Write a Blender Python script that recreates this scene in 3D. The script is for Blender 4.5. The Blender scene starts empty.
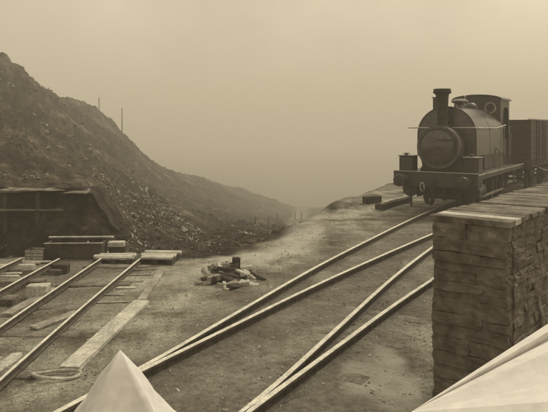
import bpy, bmesh, math, random
import numpy as np
from mathutils import Vector, Matrix
random.seed(7); rng = np.random.default_rng(7)
R = math.radians
SC = bpy.context.scene
COL = SC.collection
EYE = 2.5
# ------------------------------------------------------------------ camera, light, exposure
cam = bpy.data.cameras.new('camera'); co = bpy.data.objects.new('camera', cam); COL.objects.link(co)
co.location = (0, 0, EYE); co.rotation_euler = (R(90), 0, 0)
cam.sensor_width = 36; cam.lens = 600/548*36; cam.shift_y = -79/548
cam.clip_start = 0.05; cam.clip_end = 5000
SC.camera = co
SUN_ELEV, SUN_AZ = 50, 48          # azimuth from +Y (the view) towards +X
w = bpy.data.worlds.new('World'); SC.world = w; w.use_nodes = True
nt = w.node_tree; nt.nodes.clear()
sky = nt.nodes.new('ShaderNodeTexSky'); sky.sky_type = 'NISHITA'; sky.sun_disc = False
sky.sun_elevation = R(SUN_ELEV); sky.sun_rotation = R(SUN_AZ); sky.dust_density = 6; sky.air_density = 1.5
bw = nt.nodes.new('ShaderNodeRGBToBW'); nt.links.new(sky.outputs[0], bw.inputs[0])
# an overcast deck of cloud evens the clear-sky gradient out; a slow noise leaves it mottled
tc = nt.nodes.new('ShaderNodeTexCoord'); cn = nt.nodes.new('ShaderNodeTexNoise')
cn.inputs['Scale'].default_value = 3.2; cn.inputs['Detail'].default_value = 5; cn.inputs['Roughness'].default_value = .55
nt.links.new(tc.outputs['Generated'], cn.inputs['Vector'])
mr = nt.nodes.new('ShaderNodeMapRange'); mr.inputs['From Min'].default_value = .3; mr.inputs['From Max'].default_value = .7
mr.inputs['To Min'].default_value = 4.3; mr.inputs['To Max'].default_value = 6.9
nt.links.new(cn.outputs['Fac'], mr.inputs['Value'])
mx = nt.nodes.new('ShaderNodeMix'); mx.data_type = 'FLOAT'; mx.inputs[0].default_value = .8
nt.links.new(bw.outputs[0], mx.inputs[2])
# the cloud deck is brightest round the veiled sun
vm = nt.nodes.new('ShaderNodeVectorMath'); vm.operation = 'DOT_PRODUCT'; nt.links.new(tc.outputs['Generated'], vm.inputs[0])
vm.inputs[1].default_value = (math.sin(R(SUN_AZ))*math.cos(R(SUN_ELEV)), math.cos(R(SUN_AZ))*math.cos(R(SUN_ELEV)), math.sin(R(SUN_ELEV)))
gr = nt.nodes.new('ShaderNodeMapRange'); gr.inputs['From Min'].default_value = .25; gr.inputs['From Max'].default_value = 1
gr.inputs['To Min'].default_value = .96; gr.inputs['To Max'].default_value = 1.6; nt.links.new(vm.outputs['Value'], gr.inputs['Value'])
gm = nt.nodes.new('ShaderNodeMath'); gm.operation = 'MULTIPLY'; nt.links.new(gr.outputs[0], gm.inputs[0]); nt.links.new(mr.outputs[0], gm.inputs[1])
nt.links.new(gm.outputs[0], mx.inputs[3])
cm = nt.nodes.new('ShaderNodeCombineColor')
for i, f in enumerate((1.0, .868, .65)):
    m = nt.nodes.new('ShaderNodeMath'); m.operation = 'MULTIPLY'; m.inputs[1].default_value = f
    nt.links.new(mx.outputs[0], m.inputs[0]); nt.links.new(m.outputs[0], cm.inputs[i])
bg = nt.nodes.new('ShaderNodeBackground'); bg.inputs['Strength'].default_value = .126
nt.links.new(cm.outputs[0], bg.inputs[0])
wo = nt.nodes.new('ShaderNodeOutputWorld'); nt.links.new(bg.outputs[0], wo.inputs[0])
sl = bpy.data.lights.new('sun', 'SUN'); sl.energy = 2.0; sl.angle = R(14); sl.color = (1, .93, .76)
so = bpy.data.objects.new('sun', sl); COL.objects.link(so)
e, a = R(SUN_ELEV), R(SUN_AZ)
so.rotation_euler = (-Vector((math.sin(a)*math.cos(e), math.cos(a)*math.cos(e), math.sin(e)))).to_track_quat('-Z', 'Y').to_euler()
so.location = (30, 10, 40)
SC.view_settings.view_transform = 'Standard'; SC.view_settings.look = 'None'
SC.view_settings.exposure = 0; SC.view_settings.gamma = 1; SC.view_settings.use_curve_mapping = False
SC.render.engine = 'CYCLES'; SC.cycles.use_denoising = True; SC.render.filter_size = 1.9
SC.cycles.max_bounces = 5; SC.cycles.volume_bounces = 1
HAZE = .0045

# ------------------------------------------------------------------ helpers
def tag(o, label=None, cat=None, group=None, kind=None):
    if label: o['label'] = label
    if cat: o['category'] = cat
    if group: o['group'] = group
    if kind: o['kind'] = kind
    return o
def empty(name, loc=(0, 0, 0), rz=0, label=None, cat=None, group=None):
    o = bpy.data.objects.new(name, None); COL.objects.link(o); o.empty_display_size = .2
    o.location = loc; o.rotation_euler = (0, 0, rz)
    return tag(o, label, cat, group)
def obj(name, bm, mat, parent=None, smooth=False, loc=None):
    me = bpy.data.meshes.new(name)
    if isinstance(bm, tuple):
        me.from_pydata(bm[0], [], bm[1])
    else:
        bmesh.ops.recalc_face_normals(bm, faces=bm.faces[:]); bm.to_mesh(me); bm.free()
    if smooth:
        me.polygons.foreach_set('use_smooth', [True]*len(me.polygons))
        if smooth != 'all':
            try: me.set_sharp_from_angle(angle=R(40))
            except Exception: pass
    me.materials.append(mat)
    o = bpy.data.objects.new(name, me); COL.objects.link(o)
    if parent: o.parent = parent
    if loc: o.location = loc
    return o
def copy_tree(o, parent=None):
    c = o.copy(); COL.objects.link(c); c.parent = parent
    for ch in list(o.children): copy_tree(ch, c)
    return c
def box(bm, x0, x1, y0, y1, z0, z1, bev=0, rot=None, jit=0):
    r = bmesh.ops.create_cube(bm, size=1)
    vs = r['verts']
    for v in vs:
        v.co = Vector(((x0+x1)/2+v.co.x*(x1-x0), (y0+y1)/2+v.co.y*(y1-y0), (z0+z1)/2+v.co.z*(z1-z0)))
        if jit: v.co += Vector([random.uniform(-jit, jit) for _ in range(3)])
    if bev:
        es = list({e for v in vs for e in v.link_edges})
        nb = bmesh.ops.bevel(bm, geom=es, offset=bev, segments=1, affect='EDGES')
        vs = list({v for f in nb['faces'] for v in f.verts} | {v for v in vs if v.is_valid})
    if rot is not None:
        for v in vs: v.co = rot @ v.co
    return vs
def cyl(bm, p0, p1, r0, r1=None, n=16, cap=True):
    p0, p1 = Vector(p0), Vector(p1); r1 = r0 if r1 is None else r1
    d = (p1-p0); L = d.length
    m = Matrix.Translation((p0+p1)/2) @ d.to_track_quat('Z', 'Y').to_matrix().to_4x4()
    return bmesh.ops.create_cone(bm, cap_ends=cap, segments=n, radius1=r0, radius2=r1, depth=L, matrix=m)['verts']
def lathe(bm, prof, c=(0, 0, 0), axis='z', n=28):
    rings = []
    for r, t in prof:
        ring = []
        for k in range(n):
            a = 2*math.pi*k/n
            if axis == 'z': p = (c[0]+r*math.cos(a), c[1]+r*math.sin(a), c[2]+t)
            else: p = (c[0]+r*math.cos(a), c[1]+t, c[2]+r*math.sin(a))
            ring.append(bm.verts.new(p))
        rings.append(ring)
    for A, B in zip(rings, rings[1:]):
        for k in range(n): bm.faces.new((A[k], A[(k+1) % n], B[(k+1) % n], B[k]))
    for ring in (rings[0], rings[-1]):
        bm.faces.new(ring)
def tube(bm, pts, r, n=8):
    for p, q in zip(pts, pts[1:]): cyl(bm, p, q, r, n=n)
    for p in pts[1:-1]: bmesh.ops.create_uvsphere(bm, u_segments=n, v_segments=5, radius=r, matrix=Matrix.Translation(p))
def prism(bm, poly, y0, y1):
    """poly: (x,z) outline extruded from y0 to y1"""
    A = [bm.verts.new((x, y0, z)) for x, z in poly]; B = [bm.verts.new((x, y1, z)) for x, z in poly]
    n = len(poly)
    for k in range(n): bm.faces.new((A[k], A[(k+1) % n], B[(k+1) % n], B[k]))
    bm.faces.new(A); bm.faces.new(B)
def NB(): return bmesh.new()
def catmull(P, step=.35):
    P = [Vector(p) for p in P]; P = [2*P[0]-P[1]]+P+[2*P[-1]-P[-2]]; out = []
    for i in range(1, len(P)-2):
        n = max(2, int((P[i+1]-P[i]).length/step))
        for k in range(n):
            t = k/n
            out.append(.5*((2*P[i])+(P[i+1]-P[i-1])*t+(2*P[i-1]-5*P[i]+4*P[i+1]-P[i+2])*t*t+(3*P[i]-P[i-1]-3*P[i+1]+P[i+2])*t**3))
    out.append(P[-2]); return out
def sweep(bm, pts, prof, off=0):
    """prof (lateral, z) closed profile swept along the plan curve pts"""
    rings = []
    for i, p in enumerate(pts):
        d = (pts[min(i+1, len(pts)-1)]-pts[max(i-1, 0)]); d = Vector((d.x, d.y)).normalized(); nx = Vector((d.y, -d.x))
        rings.append([bm.verts.new((p.x+nx.x*(off+l), p.y+nx.y*(off+l), (p.z if len(p) > 2 else 0)+z)) for l, z in prof])
    n = len(prof)
    for A, B in zip(rings, rings[1:]):
        for k in range(n): bm.faces.new((A[k], A[(k+1) % n], B[(k+1) % n], B[k]))
    bm.faces.new(rings[0]); bm.faces.new(rings[-1])
def roughen(bm, amt, cuts=2, scale=3.0):
    from mathutils import noise
    bmesh.ops.subdivide_edges(bm, edges=bm.edges[:], cuts=cuts, use_grid_fill=True)
    for v in bm.verts: v.co += noise.noise_vector(v.co*scale)*amt

# numpy value noise
_T = rng.random((256, 256))
def vnoise(x, y):
    xi = np.floor(x).astype(int); yi = np.floor(y).astype(int); fx = x-xi; fy = y-yi
    fx = fx*fx*(3-2*fx); fy = fy*fy*(3-2*fy)
    g = lambda i, j: _T[i % 256, j % 256]
    return (g(xi, yi)*(1-fx)+g(xi+1, yi)*fx)*(1-fy)+(g(xi, yi+1)*(1-fx)+g(xi+1, yi+1)*fx)*fy
def fbm(x, y, s, o=4):
    v = 0; A = 1; t = 0
    for k in range(o):
        v = v+A*(vnoise(x/s+17.3*k, y/s+5.1*k)-.5); t += A; A *= .5; s /= 2.07
    return v/t*2

# ------------------------------------------------------------------ materials
def mat(name, c1, c2, scale=4, detail=6, rough=.9, bump=.3, bscale=None, dist=.02, c3=None, metal=0, stretch=None, lo=.35, hi=.65, spec=.3, grime=.55):
    m = bpy.data.materials.new(name); m.use_nodes = True; t = m.node_tree; N = t.nodes; L = t.links
    b = N['Principled BSDF']; b.inputs['Roughness'].default_value = rough; b.inputs['Metallic'].default_value = metal
    b.inputs['Specular IOR Level'].default_value = spec
    tc = N.new('ShaderNodeTexCoord'); mp = N.new('ShaderNodeMapping'); L.new(tc.outputs['Object'], mp.inputs[0])
    if stretch: mp.inputs['Scale'].default_value = stretch
    n = N.new('ShaderNodeTexNoise'); n.inputs['Scale'].default_value = scale; n.inputs['Detail'].default_value = detail
    n.inputs['Roughness'].default_value = .62; L.new(mp.outputs[0], n.inputs['Vector'])
    r = N.new('ShaderNodeValToRGB'); L.new(n.outputs['Fac'], r.inputs[0])
    r.color_ramp.elements[0].position = lo; r.color_ramp.elements[0].color = (*c1, 1)
    r.color_ramp.elements[1].position = hi; r.color_ramp.elements[1].color = (*c2, 1)
    if c3:
        k = r.color_ramp.elements.new(min(.97, hi+.1)); k.color = (*c3, 1)
    n2 = N.new('ShaderNodeTexNoise'); n2.inputs['Scale'].default_value = bscale or scale*6; n2.inputs['Detail'].default_value = 5
    L.new(mp.outputs[0], n2.inputs['Vector'])
    bp = N.new('ShaderNodeBump'); bp.inputs['Strength'].default_value = bump; bp.inputs['Distance'].default_value = dist
    L.new(n2.outputs['Fac'], bp.inputs['Height']); L.new(bp.outputs[0], b.inputs['Normal'])
    mm = N.new('ShaderNodeMix'); mm.data_type = 'RGBA'; mm.blend_type = 'MULTIPLY'; mm.inputs[0].default_value = grime
    rr = N.new('ShaderNodeMapRange'); rr.inputs['From Min'].default_value = .3; rr.inputs['From Max'].default_value = .7
    rr.inputs['To Min'].default_value = .45; rr.inputs['To Max'].default_value = 1.3
    L.new(n2.outputs['Fac'], rr.inputs['Value']); L.new(r.outputs[0], mm.inputs[6]); L.new(rr.outputs[0], mm.inputs[7])
    L.new(mm.outputs[2], b.inputs['Base Color'])
    m['out'] = 1
    return m
def S(v, k=1.0):   # sepia: dark things brown, pale things nearly neutral
    t = min(1, max(0, v)/.35); return (v, v*(.79+.18*t), v*(.58+.26*t)*min(k, 1.1))
M = {}
M['iron'] = mat('black_engine_paint', S(.012), S(.045), scale=3, rough=.42, bump=.15, bscale=30, spec=.5, c3=S(.09))
M['tankpaint'] = mat('tank_paint', S(.02), S(.07), scale=3.5, rough=.27, bump=.2, bscale=14, spec=.8, c3=S(.12))
M['soot'] = mat('sooty_iron', S(.014), S(.035), scale=5, rough=.8, bump=.3, bscale=40, c3=S(.08))
M['bright'] = mat('bright_steel', S(.42), S(.6), scale=8, rough=.35, bump=.05, metal=.6)
M['wagon'] = mat('wagon_planks', S(.03), S(.085), scale=2, rough=.9, bump=.5, stretch=(1, .15, 6), bscale=8, c3=S(.13))
M['rail'] = mat('rusty_rail', S(.05), S(.12), scale=12, rough=.75, bump=.3)
M['railtop'] = mat('worn_rail_head', S(.55), S(.80), scale=6, rough=.55, bump=.1, metal=0, stretch=(1, 1, 1))
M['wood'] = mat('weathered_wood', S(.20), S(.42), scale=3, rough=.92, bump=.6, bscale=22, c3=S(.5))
M['topwood'] = mat('worn_top_plank', S(.09), S(.26), scale=4, rough=.95, bump=.8, bscale=26, c3=S(.38))
M['palewood'] = mat('pale_dry_wood', S(.36), S(.62), scale=3, rough=.92, bump=.5, bscale=25)
M['darkwood'] = mat('tarred_wood', S(.03), S(.09), scale=3, rough=.9, bump=.6, bscale=18, c3=S(.16))
M['stone'] = mat('dark_rubble_stone', S(.09), S(.19), scale=5, rough=.95, bump=.7, bscale=16, dist=.035, c3=S(.30))
M['palestone'] = mat('pale_stone', S(.30), S(.55), scale=3, rough=.95, bump=.6, bscale=18)
M['darkshale'] = mat('dark_shale', S(.03), S(.14), scale=.6, rough=.95, bump=.6, bscale=12, c3=S(.26))
M['tipstone'] = mat('tipped_stone', S(.10), S(.36), scale=.9, rough=.95, bump=.6, bscale=12)
M['midstone'] = mat('shale', S(.06), S(.20), scale=.7, rough=.95, bump=.6, bscale=12)
M['soilface'] = mat('dug_face', S(.02), S(.075), scale=2, rough=1, bump=1, bscale=9, dist=.08, c3=S(.18))
M['canvas'] = mat('pale_canvas', S(.80, 1.2), S(.70, 1.15), scale=3, rough=.95, bump=.2, bscale=14, dist=.006, grime=.2)
M['groundstone'] = mat('ground_stone', S(.14), S(.36), scale=1.3, rough=.95, bump=.4, bscale=18)
M['turf'] = mat('turf_roof', S(.16), S(.34), scale=4, rough=.98, bump=.9, bscale=20)
M['blade'] = mat('heath', S(.03), S(.11), scale=.35, rough=1, bump=.2)
M['tuft'] = mat('dry_grass', S(.20), S(.42), scale=.9, rough=1, bump=.2)

# ground: turf and cinder on the terrace, heath and shale on the hill
def ground_mat():
    m = bpy.data.materials.new('trodden_ground'); m.use_nodes = True; t = m.node_tree; N = t.nodes; L = t.links
    b = N['Principled BSDF']; b.inputs['Roughness'].default_value = .97; b.inputs['Specular IOR Level'].default_value = .15
    tc = N.new('ShaderNodeTexCoord')
    def noise(s, d=6, st=None, r=.6):
        n = N.new('ShaderNodeTexNoise'); n.inputs['Scale'].default_value = s; n.inputs['Detail'].default_value = d; n.inputs['Roughness'].default_value = r
        if st:
            mp = N.new('ShaderNodeMapping'); mp.inputs['Scale'].default_value = st[:3]
            if len(st) > 3: mp.inputs['Rotation'].default_value = (0, 0, R(st[3]))
            L.new(tc.outputs['Object'], mp.inputs[0]); L.new(mp.outputs[0], n.inputs['Vector'])
        else: L.new(tc.outputs['Object'], n.inputs['Vector'])
        return n.outputs['Fac']
    def ramp(f, stops):
        r = N.new('ShaderNodeValToRGB'); L.new(f, r.inputs[0])
        while len(r.color_ramp.elements) < len(stops): r.color_ramp.elements.new(.5)
        for k, (p, c) in enumerate(stops): r.color_ramp.elements[k].position = p; r.color_ramp.elements[k].color = (*c, 1)
        return r.outputs[0]
    def mix(f, a, c, blend='MIX'):
        x = N.new('ShaderNodeMix'); x.data_type = 'RGBA'; x.blend_type = blend
        if isinstance(f, float): x.inputs[0].default_value = f
        else: L.new(f, x.inputs[0])
        L.new(a, x.inputs[6]); L.new(c, x.inputs[7]); return x.outputs[2]
    flat = ramp(noise(1.1, 8), [(.32, S(.11)), (.42, S(.21)), (.53, S(.36)), (.68, S(.56))])
    flat2 = ramp(noise(9, 6), [(.30, (.5,.5,.47)), (.5, (.95,.95,.93)), (.7, (1.3,1.3,1.3))])
    flat = mix(.7, flat, flat2, 'MULTIPLY')
    fine = ramp(noise(60, 4), [(.3, (.5,.5,.47)), (.55, (1, 1, .98)), (.75, (1.5,1.5,1.5))])
    flat = mix(.75, flat, fine, 'MULTIPLY')
    flat = mix(.8, flat, ramp(noise(26, 8, None, .75), [(.34, (.5, .5, .48)), (.5, (1, 1, .99)), (.64, (1.45, 1.45, 1.4))]), 'MULTIPLY')
    hill = ramp(noise(.22, 9, (1.0, .6, 1.4), .7), [(.38, S(.014)), (.5, S(.038)), (.60, S(.09)), (.72, S(.19))])
    m1 = N.new('ShaderNodeMapping'); m1.inputs['Rotation'].default_value = (0, 0, R(63)); m2 = N.new('ShaderNodeMapping'); m2.inputs['Scale'].default_value = (.12, 1, .5)
    L.new(tc.outputs['Object'], m1.inputs[0]); L.new(m1.outputs[0], m2.inputs[0])
    sn = N.new('ShaderNodeTexNoise'); sn.inputs['Scale'].default_value = 1.5; sn.inputs['Detail'].default_value = 8; sn.inputs['Roughness'].default_value = .7; L.new(m2.outputs[0], sn.inputs['Vector'])
    hill = mix(.9, hill, ramp(sn.outputs['Fac'], [(.36, (.35, .33, .3)), (.5, (.9, .9, .88)), (.6, (1.8, 1.8, 1.7)), (.70, (3.6, 3.5, 3.3))]), 'MULTIPLY')
    hill2 = ramp(noise(2.6, 7), [(.32, (.4,.38,.36)), (.5, (.95,.95,.93)), (.68, (1.7,1.7,1.65))])
    hill = mix(.85, hill, hill2, 'MULTIPLY')
    at = N.new('ShaderNodeAttribute'); at.attribute_name = 'zone'
    sep = N.new('ShaderNodeSeparateColor'); L.new(at.outputs['Color'], sep.inputs[0])
    c = mix(sep.outputs[0], flat, hill)
    path = ramp(noise(3, 6), [(.3, S(.42)), (.7, S(.72))])
    c = mix(sep.outputs[1], c, path)
    cind = ramp(noise(14, 6), [(.3, S(.09)), (.7, S(.27))])
    c = mix(sep.outputs[2], c, cind)
    L.new(c, b.inputs['Base Color'])
    ad = N.new('ShaderNodeMath'); ad.operation = 'ADD'; L.new(noise(9, 8), ad.inputs[0]); L.new(noise(45, 4), ad.inputs[1])
    bp = N.new('ShaderNodeBump'); bp.inputs['Strength'].default_value = .8; bp.inputs['Distance'].default_value = .06
    L.new(ad.outputs[0], bp.inputs['Height']); L.new(bp.outputs[0], b.inputs['Normal'])
    return m
M['ground'] = ground_mat()

# ------------------------------------------------------------------ terrain
def P(x, y, d): return ((x-274)/600*d, d, EYE-(y-127)/600*d)
CP = []   # (x, y, distance) seen from the tripod, turned at once into metres
for x, prof in {
    -500: [(262, 9), (200, 20), (60, 45), (-40, 80), (20, 200), (110, 500)],
    -200: [(262, 11), (210, 17), (130, 30), (20, 60), (-10, 70), (60, 120), (110, 300)],
    -80: [(260, 11.4), (215, 16), (150, 26), (80, 42), (22, 60), (60, 85), (110, 160)],
    0: [(258, 12.0), (215, 16), (158, 25), (105, 40), (57, 58), (78, 75), (125, 130), (150, 300)],
    22: [(257, 12.1), (210, 16.5), (155, 27), (105, 44), (69, 62), (88, 78), (128, 130)],
    50: [(256, 12.3), (208, 17), (158, 30), (118, 50), (91, 72), (105, 95), (140, 160)],
    80: [(254, 12.6), (212, 17.5), (170, 30), (132, 55), (104, 88), (118, 110), (150, 180)],
    100: [(253, 12.7), (216, 18), (180, 30), (145, 58), (115, 100), (128, 125), (160, 200)],
    128: [(255, 12.5), (224, 18), (195, 32), (165, 60), (139, 105), (150, 130), (170, 210)],
    150: [(257, 12.2), (230, 18), (205, 35), (182, 65), (161, 112), (170, 140), (182, 220)],
    200: [(255, 12.6), (238, 20), (222, 40), (202, 80), (176, 140), (184, 180), (190, 300)],
    240: [(249, 13.2), (236, 25), (224, 55), (207, 110), (188, 170), (194, 220), (192, 330)],
    270: [(242, 13.9), (232, 30), (223, 70), (211, 130), (198, 205), (202, 260), (196, 360)],
    300: [(224, 16.4), (233, 25), (229, 45), (225, 80), (219, 130), (211, 210), (206, 300), (190, 420)],
    325: [(214, 18.2), (250, 28), (240, 50), (226, 90), (213, 140), (207, 175), (212, 210), (192, 400)],
    343: [(204, 20.6), (250, 32), (238, 60), (224, 100), (213, 160), (208.5, 200), (212, 240), (190, 420)],
    390: [(183.5, 27.8), (225, 42), (228, 90), (216, 200), (200, 350)],
    470: [(170, 36), (200, 55), (215, 110), (200, 260)],
    600: [(157, 52), (180, 75), (200, 140), (190, 300)],
    900: [(150, 70), (170, 100), (190, 180)],
    1400: [(150, 70), (170, 110), (180, 250)]}.items():
    if x == 100: prof = [(254, 12.7), (240, 14.0), (204, 15.6), (178, 24)]+prof[3:]
    if -100 < x < 90: prof = [(262, 11.6), (252, 13.5), (189, 14.7), (178, 18)]+prof[2:]
    for y, d in prof: CP.append(P(x, y, d))
    CP.append(P(x, 163, 620)); CP.append(P(x, 150, 1000))
CP = np.array(CP)
cu, cv = CP[:, 0]/CP[:, 1], np.log(CP[:, 1]); cw = (EYE-CP[:, 2])/CP[:, 1]
def phi(du, dv):
    r = np.sqrt((du*2.2)**2+(dv*.55)**2+1e-5); return r
A = phi(cu[:, None]-cu, cv[:, None]-cv)
n0 = len(cu); K = np.zeros((n0+3, n0+3)); K[:n0, :n0] = A; Q = np.stack([np.ones(n0), cu, cv], 1)
K[:n0, n0:] = Q; K[n0:, :n0] = Q.T
W = np.linalg.solve(K, np.concatenate([cw, [0, 0, 0]]))
def wild(X, Y):
    Ye = np.maximum(Y, 8.0); u = (X/Ye).ravel(); v = np.log(Ye).ravel(); out = np.empty(len(u))
    for s in range(0, len(u), 20000):
        a, b = u[s:s+20000], v[s:s+20000]
        out[s:s+20000] = phi(a[:, None]-cu, b[:, None]-cv) @ W[:n0]+W[n0]+W[n0+1]*a+W[n0+2]*b
    return EYE-out.reshape(X.shape)*Ye
# terrace outline (plan); flat inside
TER = np.array([(-60, -12), (-60, 9.0), (-16, 9.6), (-9, 11.2), (-5.6, 12.0), (-3.7, 12.7), (-2.5, 12.2), (-1.6, 12.1), (-.62, 12.9), (.2, 14.1),
                (.85, 16.3), (1.5, 18.0), (2.35, 20.6), (3.7, 24.0), (5.4, 27.9), (8.5, 32), (13, 37.5), (22, 48), (36, 62), (70, 80), (160, 90), (160, -12)])
def sdist(X, Y, poly):
    """signed distance to polygon, negative inside"""
    d = np.full(X.shape, 1e9); ins = np.zeros(X.shape, bool); n = len(poly)
    for i in range(n):
        ax, ay = poly[i]; bx, by = poly[(i+1) % n]; ex, ey = bx-ax, by-ay
        t = np.clip(((X-ax)*ex+(Y-ay)*ey)/(ex*ex+ey*ey), 0, 1)
        d = np.minimum(d, np.hypot(X-ax-t*ex, Y-ay-t*ey))
        c = ((ay > Y) != (by > Y)) & (X < (bx-ax)*(Y-ay)/((by-ay) if by != ay else 1e-9)+ax); ins ^= c
    return np.where(ins, -d, d)
def pdist(X, Y, line):
    d = np.full(X.shape, 1e9)
    for (ax, ay), (bx, by) in zip(line, line[1:]):
        ex, ey = bx-ax, by-ay; t = np.clip(((X-ax)*ex+(Y-ay)*ey)/(ex*ex+ey*ey), 0, 1)
        d = np.minimum(d, np.hypot(X-ax-t*ex, Y-ay-t*ey))
    return d
sm = lambda t: np.clip(t, 0, 1)**2*(3-2*np.clip(t, 0, 1))
# the two standard gauge lines (plan)
LINE_L = [(-2.6, 2.3), (-1.75, 4.0), (-1.18, 5.1), (-.62, 6.15), (.02, 7.5), (1.30, 10.2), (2.55, 12.6), (4.73, 16.6), (6.95, 20.3), (10.2, 25.2), (14.2, 30.8), (19.5, 37.2), (26.5, 44.5), (36, 53)]
LINE_R = [(-1.10, 5.2), (-.50, 6.2), (.29, 7.5), (.85, 8.43), (1.68, 9.74), (2.98, 11.7), (4.62, 14.1), (7.2, 17.8), (10.7, 22.6), (15, 28.2), (20.5, 34.6), (27.5, 41.5), (37.5, 50)]
PATH = [(-2.0, 9.6), (-1.0, 11.2), (.1, 12.6), (.75, 14.6), (1.15, 19), (1.5, 30), (1.9, 55), (3.3, 90), (5.5, 130), (9, 190), (12.5, 260)]
def height(X, Y, detail=True):
    s = sdist(X, Y, TER)
    k = sm((s+.12)/(.7+.02*np.maximum(Y, 0)))
    h = wild(X, Y)
    D = np.maximum(Y, 6)
    hn = fbm(X, Y, 9, 5)*np.clip(D*.012, 0, 1.1)+fbm(X+50, Y, 2.2, 4)*np.clip(D*.009, .1, .45)
    ca_, sa_ = math.cos(R(-63)), math.sin(R(-63)); al = X*ca_+Y*sa_; ac = -X*sa_+Y*ca_
    hn = hn+(np.abs(fbm(ac, al*.16, 1.1, 4))-.3)*np.clip(D*.017, .18, .8)+(np.abs(fbm(ac+40, al*.2, .35, 3))-.3)*.12*(Y < 45)
    ter = -.125+fbm(X+9, Y+3, 1.7, 5)*.05+fbm(X, Y, 6, 3)*.03
    # level beds under the rails
    dr = np.minimum(pdist(X, Y, LINE_L), pdist(X, Y, LINE_R)); kb = 1-sm((dr-1.0)/.8)
    ter = ter*(1-kb)+(-.118+fbm(X, Y, .5, 3)*.022)*kb
    # lip and small spoil ridge on the terrace edge left of the engine
    ter = ter+.22*np.exp(-((X-3.1)/1.6)**2-((Y-20.6)/1.5)**2)
    return ter*(1-k)+(h+hn)*k, k, s, dr
def hgt(x, y):
    return float(height(np.array([[x]], float), np.array([[y]], float))[0][0, 0])
uc = np.concatenate([np.linspace(-2.6, -.62, 60, endpoint=False), np.linspace(-.62, .62, 560, endpoint=False), np.linspace(.62, 2.6, 60)])
rows = np.concatenate([np.linspace(-10, 3.8, 24, endpoint=False), np.exp(np.linspace(math.log(3.8), math.log(40), 400, endpoint=False)), np.exp(np.linspace(math.log(40), math.log(940), 240))])
U, Y = np.meshgrid(uc, rows); X = U*np.maximum(Y, 7.0)
Z, k, s, dr = height(X, Y)
nr, nc = X.shape
vv = np.stack([X, Y, Z], -1).reshape(-1, 3)
idx = np.arange(nr*nc).reshape(nr, nc)
ff = np.stack([idx[:-1, :-1], idx[:-1, 1:], idx[1:, 1:], idx[1:, :-1]], -1).reshape(-1, 4)
me = bpy.data.meshes.new('ground')
me.vertices.add(len(vv)); me.vertices.foreach_set('co', vv.ravel())
me.loops.add(ff.size); me.loops.foreach_set('vertex_index', ff.ravel().astype('i4'))
me.polygons.add(len(ff)); me.polygons.foreach_set('loop_start', (np.arange(len(ff))*4).astype('i4'))
me.update(calc_edges=True); me.polygons.foreach_set('use_smooth', [True]*len(ff))
dpth = pdist(X, Y, PATH); wp = .28+.012*Y
zp = (1-sm((dpth-wp*.5)/(wp*.9)))*np.clip(.55+.6*fbm(X, Y, 1.5, 4), 0, 1)*np.clip((Y-8.5)/3, 0, 1)*np.clip(1.05-(Y-14)/90, .4, 1)
zc = (1-sm((dr-.8)/.8))*np.clip(.72+.9*fbm(X, Y, .7, 4), 0, .95)*(Y > 0)
zc = np.maximum(zc, sm(.15+2.2*fbm(X+4, Y*1.5+8, 3.2, 5))*.8)*(dpth > .5)
px_, py_ = (X-1.05)*math.cos(R(-12))-(Y-6.6)*math.sin(R(-12)), (X-1.05)*math.sin(R(-12))+(Y-6.6)*math.cos(R(-12))
zp = np.maximum(zp, (1-sm((np.hypot(px_/.42, py_/1.25)+fbm(X, Y, .5, 4)*.5-.75)/.35))*.7)
zh = sm((s+.25+fbm(X, Y, .9, 4)*.7)/.6)
cl = np.stack([zh, zp, zc*(1-zh), np.ones_like(zh)], -1).reshape(-1, 4).astype('f4')
ca = me.color_attributes.new('zone', 'FLOAT_COLOR', 'POINT'); ca.data.foreach_set('color', cl.ravel())
me.materials.append(M['ground'])
g = bpy.data.objects.new('ground', me); COL.objects.link(g); tag(g, kind='structure')

# ------------------------------------------------------------------ scattered stuff
def scatter_mesh(name, pts, sizes, mt, kind='slab', label='', cat='', dirs=None):
    V = []; F = []
    for i, (p, sz) in enumerate(zip(pts, sizes)):
        b0 = len(V)
        if kind == 'slab':
            a = random.uniform(0, math.pi) if dirs is None else dirs[i]
            lx, ly, lz = sz*random.uniform(.6, 1.5)*(1 if dirs is None else 1.5), sz*random.uniform(.4, .8)*(1 if dirs is None else .7), sz*random.uniform(.2, .5)*(1 if dirs is None else .6)
            ca_, sa_ = math.cos(a), math.sin(a); tx, ty = random.uniform(-.4, .4), random.uniform(-.4, .4)
            for zz in (-.5, .5):
                q = 1.0 if zz < 0 else .7
                for (cx, cy) in ((-.5, -.5), (.5, -.5), (.5, .5), (-.5, .5)):
                    x = lx*cx*q*random.uniform(.7, 1.2); y = ly*cy*q*random.uniform(.7, 1.2); z = lz*zz+tx*x+ty*y
                    V.append((p[0]+ca_*x-sa_*y, p[1]+sa_*x+ca_*y, p[2]+z+lz*.25))
            F += [tuple(b0+j for j in f) for f in ((0, 3, 2, 1), (4, 5, 6, 7), (0, 1, 5, 4), (1, 2, 6, 5), (2, 3, 7, 6), (3, 0, 4, 7))]
        else:
            for _ in range(5):
                a = random.uniform(0, 6.28); r = sz*random.uniform(.1, .55); h = sz*random.uniform(.5, 1.1); w_ = sz*random.uniform(.08, .2)
                bx, by = p[0]+r*.6*math.cos(a), p[1]+r*.6*math.sin(a); c_ = random.uniform(0, 6.28); n_ = len(V)
                V += [(bx-w_*math.cos(c_), by-w_*math.sin(c_), p[2]-.03*sz), (bx+w_*math.cos(c_), by+w_*math.sin(c_), p[2]-.03*sz), (bx+r*math.cos(a), by+r*math.sin(a), p[2]+h)]
                F.append((n_, n_+1, n_+2))
    return tag(obj(name, (V, F), mt), label, cat, kind='stuff')
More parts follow.
